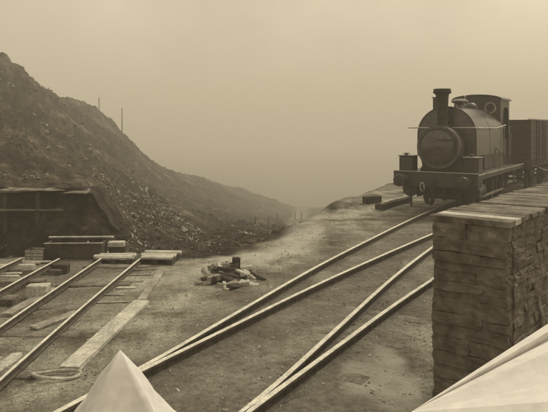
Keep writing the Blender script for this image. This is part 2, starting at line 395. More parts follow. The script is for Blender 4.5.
def hillpts(n, u0, u1, y0, y1, keep=None, hmin=.6):
    u = rng.uniform(u0, u1, n); y = np.exp(rng.uniform(math.log(y0), math.log(y1), n)); x = u*y
    z, kk, ss, _ = height(x[None], y[None]); z = z[0]; m_ = ss[0] > hmin
    if keep is not None: m_ &= keep(x, y)
    return [(a, b, c) for a, b, c, q in zip(x, y, z, m_) if q]
def streak(x, y, sc=1.0, o=0):
    ca_, sa_ = math.cos(R(-63)), math.sin(R(-63)); al = x*ca_+y*sa_; ac = -x*sa_+y*ca_
    return fbm(ac+o, al*.12, sc, 4)
pp = hillpts(34000, -.62, .12, 20, 130, lambda x, y: (streak(x, y, 2.2) > -.02) & (y > 20+22*rng.random(len(x))) & (fbm(x, y, 6, 4) > -.05-.3*rng.random(len(x))) & (pdist(x, y, PATH) > .8+.03*y) & ((x < -.6) | (y > 40)))
scatter_mesh('heather', pp, [min(.26, .04+.0030*p[1])*random.uniform(.5, 1.3) for p in pp], M['blade'], 'tuft', 'dark low heather and bracken covering the hillside', 'heather')
pp = hillpts(14000, -.5, .05, 12.5, 70, lambda x, y: (streak(x, y, 1.2, 30) > -.12), .3)
scatter_mesh('shale_scree', pp, [(.02+.0032*p[1])*random.uniform(.4, 1.0)*(3.0 if random.random() < .08 else 1) for p in pp], M['darkshale'], 'slab', 'brown shale rubble lying on the flank of the hill', 'scree', dirs=[random.gauss(-1.1, .5) for _ in pp])
# pale tipped slabs in a streak that runs down the flank
pl = []
for (xa, ya, da), (xb, yb, db), n_, spr in (((103, 176, 31), (150, 205, 33), 110, 4), ((138, 203, 30), (205, 246, 17), 150, 8), ((118, 236, 15.5), (150, 252, 13.5), 35, 6), ((96, 172, 33), (108, 196, 25), 25, 3),
                                  ((180, 232, 22), (215, 250, 14.5), 40, 6), ((20, 130, 33), (90, 160, 33), 14, 22), ((40, 150, 28), (90, 185, 24), 16, 14)):
    for _ in range(n_):
        t = random.random(); d = da+(db-da)*t; x = xa+(xb-xa)*t+random.gauss(0, spr); u = (x-274)/600
        # walk down the ray until the ground is met
        y = ya+(yb-ya)*t+random.gauss(0, spr*.7); dd = np.linspace(11.5, 60, 200)
        zz = height((u*dd)[None], dd[None])[0][0]; ray = EYE-(y-127)/600*dd; hit = np.nonzero(zz > ray)[0]
        if len(hit): q = hit[0]; pl.append((u*dd[q], dd[q], zz[q]))
q_ = hillpts(9000, -.5, -.02, 12.8, 55, lambda x, y: streak(x, y, .9, 77)+.3*fbm(x, y, 4, 3) > .30, .4)
pl += q_
scatter_mesh('pale_rubble', pl, [(.02+.0058*p[1])*(.2+1.3*random.random()**2) for p in pl], M['tipstone'], 'slab', 'pale slabs of tipped stone streaking down the dark hillside', 'rubble', dirs=[random.gauss(-1.1, .35) for _ in pl])
# cinders and small stones on the terrace, dry grass
def terpts(n, y0=3.6, y1=26):
    y = np.exp(rng.uniform(math.log(y0), math.log(y1), n)); x = rng.uniform(-.75, .6, n)*y
    z, kk, ss, d_ = height(x[None], y[None]); return [(a, b, c) for a, b, c, q in zip(x, y, z[0], ss[0]) if q < -.1], d_[0]
pp, _ = terpts(12000)
scatter_mesh('ballast_stones', pp, [(.005+.02*random.random()**2.5)*(1+.05*p[1]) for p in pp], M['groundstone'], 'slab', 'small stones and cinders strewn over the trodden terrace', 'stones')
pp, _ = terpts(900)
scatter_mesh('light_chippings', pp, [random.uniform(.012, .035)*(1+.05*p[1]) for p in pp], M['palestone'], 'slab', 'pale stone chippings on the trodden terrace', 'chippings')
pp, _ = terpts(2500, 7, 28)
pp = [p for p in pp if vnoise(np.array([p[0]/1.3+3]), np.array([p[1]/1.3]))[0] > .62]
scatter_mesh('dry_grass', pp, [random.uniform(.02, .045)*(1+.03*p[1]) for p in pp], M['tuft'], 'tuft', 'short withered grass between and beside the rails', 'grass')

# ------------------------------------------------------------------ standard gauge lines
RAILP = [(-.055, -.14), (.055, -.14), (.055, -.125), (.014, -.105), (.012, -.045), (.035, -.03), (.035, -.002), (.028, .002), (-.028, .002), (-.035, -.002), (-.035, -.03), (-.012, -.045), (-.014, -.105), (-.055, -.125)]
HEADP = [(-.031, .001), (.031, .001), (.029, .006), (-.029, .006)]
def line(name, pts, label, gauge=.715, sleepers=True, z=0.0, s=1.0, cat='railway track', sp=.8, sw=1.25, hz=0):
    root = empty(name, (0, 0, 0), 0, label, cat)
    cv_ = catmull([(x, y, z) for x, y in pts])
    pr = [(a*s*.85, b*s) for a, b in RAILP]; hd = [(a*s*.95, b*s) for a, b in HEADP]
    for sd in (-1, 1):
        bm = NB(); sweep(bm, cv_, pr, sd*gauge); r_ = obj('rail', bm, M['rail'], root)
        bm = NB(); sweep(bm, cv_, hd, sd*gauge); obj('rail_head', bm, M['railtop'], r_)
    if sleepers:
        acc = 0; c = 0
        for p, q in zip(cv_, cv_[1:]):
            acc += (q-p).length
            if acc > sp and c < 60:
                acc = 0; c += 1
                an = math.atan2(q.y-p.y, q.x-p.x)
                bm = NB(); box(bm, -.12, .12, -sw, sw, -.12, 0, .012, jit=.006)
                o = obj('sleeper', bm, M['topwood'], root, loc=(p.x, p.y, z-.105*s+hz+random.uniform(-.036, -.012))); o.rotation_euler = (0, 0, an+random.uniform(-.03, .03))
    return root
line('railway_track', LINE_L, 'left-hand railway line with worn pale rail heads, running under the locomotive')
line('railway_track', LINE_R, 'right-hand railway line curving off behind the rubble wall, empty of rolling stock')

# ------------------------------------------------------------------ tramway and timber landing at the left
line('tramway_track', [(-3.14, 3.6), (-3.10, 6.4), (-3.06, 8.3), (-3.0, 10.0), (-2.93, 11.7)], 'narrow tramway of two rails running up to the plank decks', gauge=.375, z=-.02, s=.62, cat='tramway', sp=.95, sw=.62, hz=0)
line('tramway_track', [(-4.55, 3.6), (-4.50, 6.4), (-4.47, 8.6), (-4.42, 10.0), (-4.36, 11.2)], 'narrow tramway at the far left edge, its right rail raised on blocks', gauge=.36, z=.05, s=.62, cat='tramway', sp=.75, sw=.6, hz=-.01)
def board(name, p0, p1, w_, t_, mt, label, cat, group=None, lift=0.0, tilt=0):
    """flat plank lying from p0 to p1 (plan), top at ground + thickness"""
    (x0, y0), (x1, y1) = p0, p1; L_ = math.hypot(x1-x0, y1-y0); n = max(3, int(L_/.5))
    z0, z1 = hgt(x0, y0), hgt(x1, y1); zm = max(z0, z1, hgt((x0+x1)/2, (y0+y1)/2))
    bm = NB(); box(bm, -L_/2, L_/2, -w_/2, w_/2, 0, t_, .006)
    bmesh.ops.bisect_plane(bm, geom=bm.verts[:]+bm.edges[:]+bm.faces[:], plane_co=(L_*.23, 0, 0), plane_no=(1, .1, 0))
    for v in bm.verts: v.co += Vector((random.uniform(-.02, .02), random.uniform(-.008, .008), random.uniform(-.004, .004)))
    o = obj(name, bm, mt); o.location = ((x0+x1)/2, (y0+y1)/2, zm-.006+lift); o.rotation_euler = (tilt, -math.atan2(z1-z0, L_)*.5, math.atan2(y1-y0, x1-x0))
    return tag(o, label, cat, group)
board('plank', (-2.20, 6.45), (-1.96, 8.9), .23, .05, M['palewood'], 'long pale plank lying flat, nearer one of two laid end to end', 'plank')
board('plank', (-1.98, 8.95), (-2.02, 10.75), .13, .05, M['wood'], 'narrow plank continuing the line of the long pale plank up to the landing', 'plank')
board('plank', (-2.98, 6.3), (-2.95, 6.9), .12, .04, M['palewood'], 'short pale plank end at the left picture edge between tram rails', 'plank')
board('plank', (-3.1, 7.75), (-2.75, 8.4), .16, .04, M['wood'], 'grey plank slanting between the rails of the nearer tramway', 'plank')
board('plank', (-3.7, 8.3), (-3.55, 9.7), .17, .05, M['wood'], 'weathered plank lying between the two tramways', 'plank')
ORD = ['first', 'second', 'third', 'fourth', 'fifth', 'sixth', 'seventh', 'eighth', 'ninth']
for k in range(9):
    y = 10.0+k*.21; x = -4.9+random.uniform(-.25, .25); L_ = random.uniform(.5, 1.0)
    board('cross_board', (x-L_/2, y), (x+L_/2, y+random.uniform(-.04, .08)), random.uniform(.07, .13), .03, random.choice([M['palewood'], M['wood'], M['wood']]),
          'weathered cross board lying left of the trough, %s from the front' % ORD[k], 'board', 'cross boards lying at the left edge', lift=.02)
for k in range(6):
    y = 8.9+k*.42; x = -2.45+random.uniform(-.1, .1); L_ = random.uniform(.25, .55)
    board('cross_board', (x-L_/2, y), (x+L_/2, y+random.uniform(-.03, .06)), random.uniform(.05, .09), .025, random.choice([M['palewood'], M['wood']]),
          'thin board between the tramway and the long pale planks, %s from the front' % ORD[k], 'board', 'thin boards beside the long planks', lift=.0)
def deck(x0, x1, y0, y1, z, rz, label, n=6, hgt_=.09):
    root = empty('plank_deck', ((x0+x1)/2, (y0+y1)/2, -.12), rz, label, 'deck'); wx, wy = (x1-x0)/2, (y1-y0)/2
    zt = z+.12
    for k in range(n):
        a_ = -wy+2*wy*k/n
        bm = NB(); e_ = random.uniform(-.07, .03); box(bm, -wx-e_, wx+random.uniform(-.05, .05), a_+.006, a_+2*wy/n-.006, zt-.035, zt+random.uniform(-.004, .006), .004)
        obj('deck_plank', bm, M['palewood'] if k % 4 else M['wood'], root)
    for sx in (-.8, 0, .8):
        bm = NB(); box(bm, wx*sx-.05, wx*sx+.05, -wy+.01, wy-.01, -.03, zt-.038); obj('bearer', bm, M['darkwood'], root)
    return root
deck(-2.62, -1.90, 11.45, 12.15, .0, R(-4), 'pale plank deck at the end of the nearer tramway, right one of two')
deck(-3.5, -2.72, 11.50, 11.95, -.01, R(2), 'pale plank deck left of the other deck, its left end behind the tram rails', n=4)
# loose blocks, trough, crate
def blk(name, x0, x1, y0, y1, z0, z1, mt, label, cat, rz=0, lid=None):
    root = None; bm = NB(); box(bm, -(x1-x0)/2, (x1-x0)/2, -(y1-y0)/2, (y1-y0)/2, 0, z1-z0, .012, jit=.008); roughen(bm, .012, 1, 6)
    o = obj(name, bm, mt); o.location = ((x0+x1)/2, (y0+y1)/2, z0); o.rotation_euler = (0, 0, rz)
    return tag(o, label, cat)
blk('chock_block', -3.82, -3.50, 9.2, 9.42, -.13, .05, M['palewood'], 'pale timber chock under the tram rail', 'timber block', .1)
blk('chock_block', -4.0, -3.7, 10.75, 10.9, -.13, .03, M['darkwood'], 'dark timber chock lying near the trough', 'timber block', -.1)
# timber trough: hollow, open on top
root = empty('timber_trough', (-4.0, 12.15, -.125), R(2), 'long dark timber trough with a pale rim, below the dugout', 'trough')
for nm, b_ in (('side_board', (-.56, .56, -.22, -.18, 0, .30)), ('side_board', (-.56, .56, .18, .22, 0, .34)), ('end_board', (-.56, -.52, -.178, .178, 0, .31)), ('end_board', (.52, .56, -.178, .178, 0, .31)), ('bottom_board', (-.518, .518, -.178, .178, .02, .05))):
    bm = NB(); box(bm, *b_, .004); obj(nm, bm, M['darkwood'], root)
bm = NB(); box(bm, -.62, .70, .17, .235, .345, .375, .004); obj('rim_rail', bm, M['palewood'], root)
bm = NB(); box(bm, -.58, .58, -.235, -.17, .302, .318, .004); obj('rim_rail', bm, M['wood'], root)
root = empty('slatted_crate', (-4.72, 11.95, -.125), R(-3), 'small grey slatted crate left of the dark trough', 'crate')
for k in range(3):
    for sd in (-1, 1):
        bm = NB(); box(bm, -.18, .18, sd*.13-.01, sd*.13+.01, .01+k*.065, .062+k*.065); obj('slat', bm, M['wood'], root)
for sx in (-1, 1):
    bm = NB(); box(bm, sx*.165-.012, sx*.165+.012, -.118, .118, 0, .20); obj('end_panel', bm, M['darkwood'], root)
bm = NB(); box(bm, -.15, .15, -.118, .118, .10, .15); obj('filling', bm, M['darkwood'], root)
# block with a pale cap, and the little marker post by the trough
root = empty('stacked_timber', (-3.22, 12.35, -.125), R(5), 'short stack of two timbers, pale one on top, right of the trough', 'timber stack')
bm = NB(); box(bm, -.16, .16, -.09, .09, 0, .17, .01); obj('lower_timber', bm, M['darkwood'], root)
bm = NB(); box(bm, -.19, .14, -.11, .10, .172, .27, .01); obj('upper_timber', bm, M['palewood'], root)
bm = NB(); lathe(bm, [(.03, 0), (.028, .2), (.055, .21), (.05, .26), (.02, .28), (.018, .34), (.001, .35)], n=10)
tag(obj('marker_post', bm, M['palewood'], loc=(-3.72, 12.0, -.13)), 'small turned pale post standing before the trough', 'post')
# the hoop by the bottom edge
bm = NB(); pts = [Vector((.25*math.cos(a)*(1+.06*math.sin(3*a)), .10*math.sin(a), .012*math.sin(2*a))) for a in np.linspace(0, 2*math.pi, 29)]
tube(bm, pts, .017, 7)
tag(obj('iron_hoop', bm, M['palewood'], smooth=True, loc=(-2.28, 6.28, -.09)), 'bent pale hoop lying flat on the cinders, bottom left', 'hoop')
# dark revetment that holds the foot of the hill
root = empty('retaining_wall', (-5.2, 14.0, 0), R(2), 'dark retaining wall with a thin pale coping, cut into the foot of the hill', 'wall')
bm = NB(); box(bm, -1.6, 1.55, 0, 1.1, -.3, 1.0, jit=.05); roughen(bm, .20, 22, 1.3)
for v in bm.verts:
    q_ = min(1, max(0, (v.co.x-.80)/.75)); q_ = q_*q_*(3-2*q_); v.co.z = -.3+(v.co.z+.3)*(1-.75*q_); v.co.y += .25*(v.co.z+.3)*.6+.3*q_
    v.co += __import__('mathutils').noise.noise_vector(v.co*6)*.07
obj('wall_face', bm, M['soilface'], root, smooth='all')
bm = NB(); box(bm, -1.15, .25, -.10, .42, .985, 1.03, .008, jit=.03); roughen(bm, .05, 9, 2.4); obj('coping', bm, M['topwood'], root, smooth='all'); bm = NB(); box(bm, .20, .82, -.05, .42, .95, .985, .008, jit=.04); roughen(bm, .06, 7, 3); obj('coping', bm, M['topwood'], root, smooth='all')
bm = NB(); box(bm, -1.32, .30, -.14, -.05, .54, .60, .01, jit=.02); roughen(bm, .01, 3, 3); obj('waling_beam', bm, M['topwood'], root)
for xx in (-1.05, -.30):
    bm = NB(); box(bm, xx-.05, xx+.05, -.045, .04, -.2, .98, .01)
    obj('prop', bm, M['darkwood'], root)
# ------------------------------------------------------------------ heap of old sleepers and slabs beside the path
def lump(L_, w_, h_):
    bm = NB(); box(bm, -L_/2, L_/2, -w_/2, w_/2, 0, h_, .008, jit=.012); roughen(bm, .012, 1, 7); return bm
heap = empty
HC = (-.80, 10.35)
for k in range(52):
    lay = 0 if k < 26 else (1 if k < 43 else 2)
    rr_ = (.50, .36, .20)[lay]; a_ = random.uniform(0, 6.28); q = math.sqrt(random.random())*rr_
    L_ = random.uniform(.16, .42); pale = k in (1, 4, 7, 11, 14, 19, 27, 32, 36, 45)
    o = obj('timber_scrap', lump(L_, random.uniform(.06, .12), random.uniform(.05, .085)), M['palewood'] if pale else (M['darkwood'] if k % 3 else M['wood']))
    o.location = (HC[0]+q*math.cos(a_)*1.1, HC[1]+q*math.sin(a_)*1.25, -.125+lay*.075); o.rotation_euler = (random.uniform(-.3, .3), random.uniform(-.3, .3), random.gauss(.15, .7))
    tag(o, 'pale broken timber in the %s of the debris heap beside the path' % ('bottom layer', 'middle layer', 'top layer')[lay] if pale else 'dark broken timber in the %s of the debris heap beside the path' % ('bottom layer', 'middle layer', 'top layer')[lay], 'timber scrap', 'pale timbers in the %s of the debris heap' % ('bottom', 'middle', 'top')[lay] if pale else 'dark timbers in the %s of the debris heap' % ('bottom', 'middle', 'top')[lay])
blk('wooden_stump', -.74, -.60, 10.55, 10.70, -.02, .19, M['darkwood'], 'squat dark stump on top of the debris heap', 'stump', .2)
# ------------------------------------------------------------------ baulks by the engine
def baulk(p0, p1, w_, h_, mt, label, z):
    (x0, y0), (x1, y1) = p0, p1; L_ = math.hypot(x1-x0, y1-y0)
    bm = NB(); box(bm, -L_/2, L_/2, -w_/2, w_/2, 0, h_, .015, jit=.01); roughen(bm, .012, 2, 3)
    o = obj('timber_baulk', bm, mt); o.location = ((x0+x1)/2, (y0+y1)/2, z); o.rotation_euler = (0, 0, math.atan2(y1-y0, x1-x0)); tag(o, label, 'timber baulk')
baulk((3.25, 18.7), (4.55, 20.5), .26, .16, M['darkwood'], 'dark squared baulk lying under a pale one, left of the locomotive', -.06)
baulk((3.35, 18.55), (4.60, 20.3), .13, .09, M['palewood'], 'pale slender baulk lying on a dark one, left of the locomotive', .105)
baulk((2.95, 19.6), (3.5, 19.9), .24, .26, M['darkwood'], 'short dark end of timber at the tip of the terrace', -.04)
# ------------------------------------------------------------------ rubble wall with plank top
WZ = EYE-.763
wl = empty('rubble_wall', (1.38, 5.2, -.12), R(-38), 'dark rubble wall topped with weathered cross planks, right foreground', 'wall')
# local x: along end face to the right, local y: away along the wall
WW, WL, WH = .62, 9.5, WZ+.12-.05
bm = NB()
box(bm, .025, WW-.025, .025, WL-.04, 0, WH)
z = 0
def stone_row(n0_, n1_, fixed, axis, z0, z1):
    t = n0_
    while t < n1_-.05:
        L_ = min(random.uniform(.28, .62), n1_-t)
        if n1_-t-L_ < .1: L_ = n1_-t
        o_ = random.uniform(-.010, .016); g_ = -.001
        if axis == 'x': box(bm, t+g_, t+L_-g_, fixed-o_-.01, fixed+.14, z0+g_, z1-g_, .007, jit=.007)
        elif axis == 'y+': box(bm, fixed-.14, fixed+o_+.01, t+g_, t+L_-g_, z0+g_, z1-g_, .007, jit=.007)
        else: box(bm, fixed-o_-.01, fixed+.14, t+g_, t+L_-g_, z0+g_, z1-g_, .007, jit=.007)
        t += L_
while z < WH-.03:
    h_ = min(random.uniform(.07, .14), WH-z)
    if WH-z-h_ < .06: h_ = WH-z
    stone_row(0, WW, 0, 'x', z, z+h_); stone_row(.15, WL, WW, 'y+', z, z+h_); stone_row(.15, WL, 0, 'y-', z, z+h_)
    z += h_
bmesh.ops.subdivide_edges(bm, edges=[e_ for e_ in bm.edges if e_.calc_length() > .07], cuts=3, use_grid_fill=True)
from mathutils import noise as mnoise
for v in bm.verts: v.co += mnoise.noise_vector(v.co*Vector((4, 4, 7)))*.014+mnoise.noise_vector(v.co*21)*.015+mnoise.noise_vector(v.co*45)*.008
obj('masonry', bm, M['stone'], wl)
t = -.03; k = 0
while t < WL and k < 95:
    w_ = random.uniform(.13, .22); o_ = random.uniform(-.03, .03)
    bm = NB(); box(bm, -.035+o_, WW+.03+o_*.6, t+.006, t+w_-.006, WH+.002, WH+.047+random.uniform(-.008, .008), .005, jit=.003)
    obj('top_plank', bm, M['palewood'] if k == 1 else M['topwood'], wl); t += w_; k += 1
# pale stick leaning on the wall's right face
bm = NB(); tube(bm, [Vector((0, 0, 0)), Vector((-.02, .06, .9)), Vector((-.075, .10, 1.16))], .02, 8); cyl(bm, (-.065, .095, 1.12), (-.09, .11, 1.26), .03, .02, 8)
tag(obj('leaning_stick', bm, M['wood'], smooth=True, loc=(2.47, 5.42, -.12)), 'pale crooked stick leaning on the right face of the rubble wall', 'stick')

# ------------------------------------------------------------------ canvas in the foreground
AX, AY, AZ = -1.18, 4.6, .79
bm = NB(); ring = []; NS = 4; SUB = 7; LV = 9
from mathutils import noise as mnoise
for i in range(LV):
    d_ = .91*i/(LV-1); row = []
    for j in range(NS*SUB):
        q0 = 2*math.pi*(j//SUB)/NS+1.02; q1 = q0+2*math.pi/NS; t_ = (j % SUB)/SUB; R0 = max(.003, d_*(.97-.10*math.sin(d_*3)))
        x = R0*((1-t_)*math.cos(q0)+t_*math.cos(q1)); y = R0*((1-t_)*math.sin(q0)+t_*math.sin(q1)); k_ = 1-.05*math.sin(math.pi*t_)*min(1, d_*3)
        v_ = Vector((x*k_, y*k_, -d_)); v_ += mnoise.noise_vector(v_*5)*.03*min(1, d_*2); row.append(bm.verts.new(v_))
    ring.append(row)
for A2, B2 in zip(ring, ring[1:]):
    for j in range(NS*SUB): bm.faces.new((A2[j], A2[(j+1) % (NS*SUB)], B2[(j+1) % (NS*SUB)], B2[j]))
bm.faces.new(ring[0]); bm.faces.new(ring[-1])
cv0 = tag(obj('canvas_tent', bm, M['canvas'], smooth='all', loc=(AX, AY, AZ)), 'small pointed cream canvas tent rising at the bottom edge beside the left rail', 'tent')
# larger sheet, lower right: a fan of folds
A_ = Vector((.685, 3.0, 1.075))
def Pv(x, y, d): return Vector(P(x, y, d))
rim = [Pv(546, 325, 3.6), Pv(546, 333, 3.42), Pv(546, 341, 3.45), Pv(546, 350, 3.16), Pv(546, 353, 3.10), Pv(546, 366, 3.02), Pv(546, 384, 2.9), Pv(546, 402, 2.75), Pv(540, 440, 2.6), Pv(500, 520, 2.3)]
rim = [A_+(q-A_)*1.9 for q in rim]
V = [tuple(A_)]+[tuple(q) for q in rim]; F = [(0, i+1, i+2) for i in range(len(rim)-1)]
bm = NB(); vs = [bm.verts.new(v) for v in V]
for f in F: bm.faces.new([vs[i] for i in f])
base = [bm.verts.new((v[0], v[1], -.12)) for v in V]; m_ = len(V)
for i in range(m_): j = (i+1) % m_; bm.faces.new((vs[i], vs[j], base[j], base[i]))
bm.faces.new(base)
tag(obj('canvas_awning', bm, M['canvas']), 'large white canvas awning with long folds in the lower right corner', 'awning')

# ------------------------------------------------------------------ poles on the skyline and posts in the valley
def pole(x, ytop, d, label, g_):
    X_ = (x-274)/600*d; b_ = hgt(X_, d); top = EYE-(ytop-127)/600*d
    bm = NB(); cyl(bm, (0, 0, -.4), (0, 0, top-b_), .09, .06, 8); r_ = tag(obj('telegraph_pole', bm, M['darkwood'], loc=(X_, d, b_)), label, 'pole', g_)
pole(99, 97, 99, 'shorter-looking left one of two thin poles on the hill skyline', 'poles on the skyline')
pole(122, 108, 98, 'right one of two thin poles on the hill skyline', 'poles on the skyline')
for i, (x, d, h_) in enumerate(((290, 118, 1.4), (295, 112, 1.5), (301, 108, 1.3), (268, 60, .8), (262, 52, .75), (255, 46, .6), (277, 75, .9), (247, 40, .55))):
    X_ = (x-274)/600*d; bm = NB(); cyl(bm, (0, 0, -.3), (random.uniform(-.1, .1), 0, h_), .13 if i < 3 else .08, .1 if i < 3 else .06, 7)
    lab = '%s of the three dark stubby posts standing far down the valley path' % ('left', 'middle', 'right')[i] if i < 3 else 'thin fence post at the foot of the hill, %s of five' % {7: 'leftmost', 5: 'second from left', 4: 'middle', 3: 'second from right', 6: 'rightmost'}[i]
    tag(obj('marker_post' if i < 3 else 'fence_post', bm, M['darkwood'], loc=(X_, d, hgt(X_, d))), lab, 'post', 'posts far down the valley path' if i < 3 else 'fence posts at the hill foot')

# ------------------------------------------------------------------ rolling stock parts
def make_wheel(parent, x, y, r, sx, rods=False, solid=False):
    """wheel in the plane x = const"""
    def rot(bm):
        for v in bm.verts: v.co = Vector((x+v.co.z*sx, y+v.co.x, r+v.co.y))
    bm = NB(); n = 32
    prof = [(r-.07, -.06), (r+.025, -.06), (r+.025, -.035), (r, -.03), (r-.004, .06), (r-.07, .06)]
    rings = [[bm.verts.new((q*math.cos(2*math.pi*j/n), q*math.sin(2*math.pi*j/n), t_)) for j in range(n)] for q, t_ in prof]
    for A2, B2 in zip(rings, rings[1:]+rings[:1]):
        for j in range(n): bm.faces.new((A2[j], A2[(j+1) % n], B2[(j+1) % n], B2[j]))
    rot(bm); wh = obj('wheel', bm, M['iron'], parent, smooth=True)
    bm = NB(); lathe(bm, [(.09, -.07), (.09, .09), (.04, .10), (.001, .10)], n=14)
    for j in range(10 if not solid else 8):
        a_ = 2*math.pi*j/(10 if not solid else 8); d_ = Vector((math.cos(a_), math.sin(a_), 0)); cyl(bm, d_*.07, d_*(r-.06), .03, .022, 6)
    rot(bm); obj('spokes', bm, M['soot'], wh)
    return wh

# ------------------------------------------------------------------ locomotive (local: x right in the picture, y backwards, z up from rail)
HEAD = R(-33)
lo = empty('locomotive', (4.66, 17.45, .006), HEAD, 'black saddle tank steam locomotive with a tall chimney, standing at the head of the wagons', 'locomotive')
# frames and footplate
bm = NB()
for sx in (-1, 1): box(bm, sx*.56-.015, sx*.56+.015, .14, 6.55, .42, 1.08)
box(bm, -.54, .54, 1.5, 1.54, .45, 1.08); box(bm, -.54, .54, 4.4, 4.44, .45, 1.08)
obj('frame', bm, M['soot'], lo)
bm = NB(); box(bm, -1.22, 1.22, .12, 6.6, 1.10, 1.14, .005)
for sx in (-1, 1): box(bm, sx*1.19-.012, sx*1.19+.012, .13, 6.55, .98, 1.098)
obj('footplate', bm, M['iron'], lo)
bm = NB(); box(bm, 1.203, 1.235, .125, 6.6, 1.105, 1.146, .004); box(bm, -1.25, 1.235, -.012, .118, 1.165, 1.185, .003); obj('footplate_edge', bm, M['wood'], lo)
bm = NB(); box(bm, -1.25, 1.25, 0, .10, .74, 1.163, .01)
for xx in (-1.1, -.6, -.25, .25, .6, 1.1):
    for zz in (.84, 1.06): bmesh.ops.create_uvsphere(bm, u_segments=8, v_segments=5, radius=.02, matrix=Matrix.Translation((xx, -.004, zz)))
bb = obj('buffer_beam', bm, M['iron'], lo)
for sx in (-1, 1):
    bm = NB(); lathe(bm, [(.17, -.0), (.15, -.04), (.12, -.06), (.10, -.28), (.06, -.285), (.06, -.36), (.17, -.37), (.185, -.39), (.17, -.42), (.10, -.44), (.001, -.445)], (sx*.92, 0, .93), 'y', 24)
    obj('buffer', bm, M['iron'], lo, smooth=True)
bm = NB(); tube(bm, [Vector((0, 0, .93)), Vector((0, -.16, .93)), Vector((0, -.24, .86)), Vector((0, -.2, .80))], .03)
hk = obj('coupling_hook', bm, M['soot'], lo, smooth=True)
for i in range(3):
    bm = NB(); a_ = np.linspace(0, 2*math.pi, 13); c_ = Vector((0, -.2, .74-.13*i))
    pts = [c_+Vector((.05*math.cos(t_), 0, .085*math.sin(t_))) if i % 2 == 0 else c_+Vector((0, .05*math.cos(t_), .085*math.sin(t_))) for t_ in a_]
    tube(bm, pts, .016, 6); obj('chain_link', bm, M['soot'], hk)
bm = NB()   # pale lifting shackle left of the hook
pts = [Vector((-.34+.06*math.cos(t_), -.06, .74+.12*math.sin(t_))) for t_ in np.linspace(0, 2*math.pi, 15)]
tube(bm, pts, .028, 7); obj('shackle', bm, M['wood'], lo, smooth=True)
for sx in (-1, 1):      # guard irons and brake hoses
    bm = NB(); box(bm, sx*.72-.03, sx*.72+.03, .05, .09, .12, .738, .004); obj('guard_iron', bm, M['soot'], lo)
    bm = NB(); tube(bm, [Vector((sx*.3, .02, .76)), Vector((sx*.3, -.1, .66)), Vector((sx*.28, -.1, .5))], .028); obj('hose', bm, M['soot'], lo, smooth=True)
# front steps
for sx in (-1, 1):
    for yy in (.55, 5.9):
        bm = NB(); box(bm, sx*1.1-.10, sx*1.1+.10, yy, yy+.24, .44, .465, .004); box(bm, sx*1.1-.10, sx*1.1+.10, yy, yy+.24, .76, .785, .004); box(bm, sx*1.0-.012, sx*1.0+.012, yy-.02, yy+.26, .42, 1.09); obj('step', bm, M['iron'], lo)
# sand boxes with lids and filler knobs
for sx in (-1, 1):
    bm = NB(); box(bm, sx*.98-.21, sx*.98+.21, .30, .78, 1.142, 1.60, .02); sb_ = obj('sandbox', bm, M['iron'], lo)
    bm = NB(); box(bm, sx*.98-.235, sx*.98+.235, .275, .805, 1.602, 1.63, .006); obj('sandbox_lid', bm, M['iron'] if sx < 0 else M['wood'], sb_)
    bm = NB(); lathe(bm, [(.04, 0), (.04, .03), (.10, .04), (.10, .06), (.02, .08), (.001, .085)], (sx*.98-.05, .5, 1.63), n=14); obj('filler_knob', bm, M['iron'], sb_)
# smokebox, door
BZ = 1.90; SR = .62
bm = NB(); lathe(bm, [(SR*.2, .34), (SR-.01, .34), (SR, .36), (SR, 1.2)], (0, 0, BZ), 'y', 44)
sbx = obj('smokebox', bm, M['iron'], lo, smooth=True)
bm = NB(); lathe(bm, [(SR+.018, .33), (SR+.022, .345), (SR+.022, .40), (SR+.004, .405), (SR-.04, .33)], (0, 0, BZ), 'y', 44); obj('smokebox_ring', bm, M['tankpaint'], sbx, smooth=True)
for k in range(24):
    pass
bm = NB(); lathe(bm, [(.50, .335), (.505, .30), (.47, .275), (.36, .245), (.20, .225), (.08, .215), (.001, .212)], (0, 0, BZ), 'y', 40); dr_ = obj('smokebox_door', bm, M['tankpaint'], lo, smooth=True)
bm = NB()
for zz in (BZ-.22, BZ+.22): box(bm, -.02, .46, .20, .235, zz-.025, zz+.025, .006)
cyl(bm, (.50, .25, BZ-.30), (.50, .25, BZ+.30), .022, n=8); obj('door_hinge', bm, M['iron'], dr_)
bm = NB(); cyl(bm, (0, .22, BZ), (0, .13, BZ), .03, n=10); cyl(bm, (0, .15, BZ), (.10, .14, BZ-.14), .013, n=6); cyl(bm, (0, .17, BZ), (-.14, .16, BZ-.08), .013, n=6); obj('door_handle', bm, M['wagon'], dr_)
bm = NB(); prism(bm, [(-.60, 1.142), (.60, 1.142), (.50, 1.35), (.56, 1.60), (-.56, 1.60), (-.50, 1.35)], .42, 1.15); obj('smokebox_saddle', bm, M['soot'], lo)
# chimney: tapers towards its foot, with a wide cap
bm = NB(); cz = BZ+SR
lathe(bm, [(.26, -.06), (.20, -.01), (.16, .06), (.145, .14), (.165, .5), (.19, .93), (.20, .96), (.255, .99), (.275, 1.03), (.255, 1.06), (.255, 1.12), (.17, 1.125), (.16, 1.0), (.001, .98)], (0, .75, cz), n=28)
obj('chimney', bm, M['soot'], lo, smooth=True)
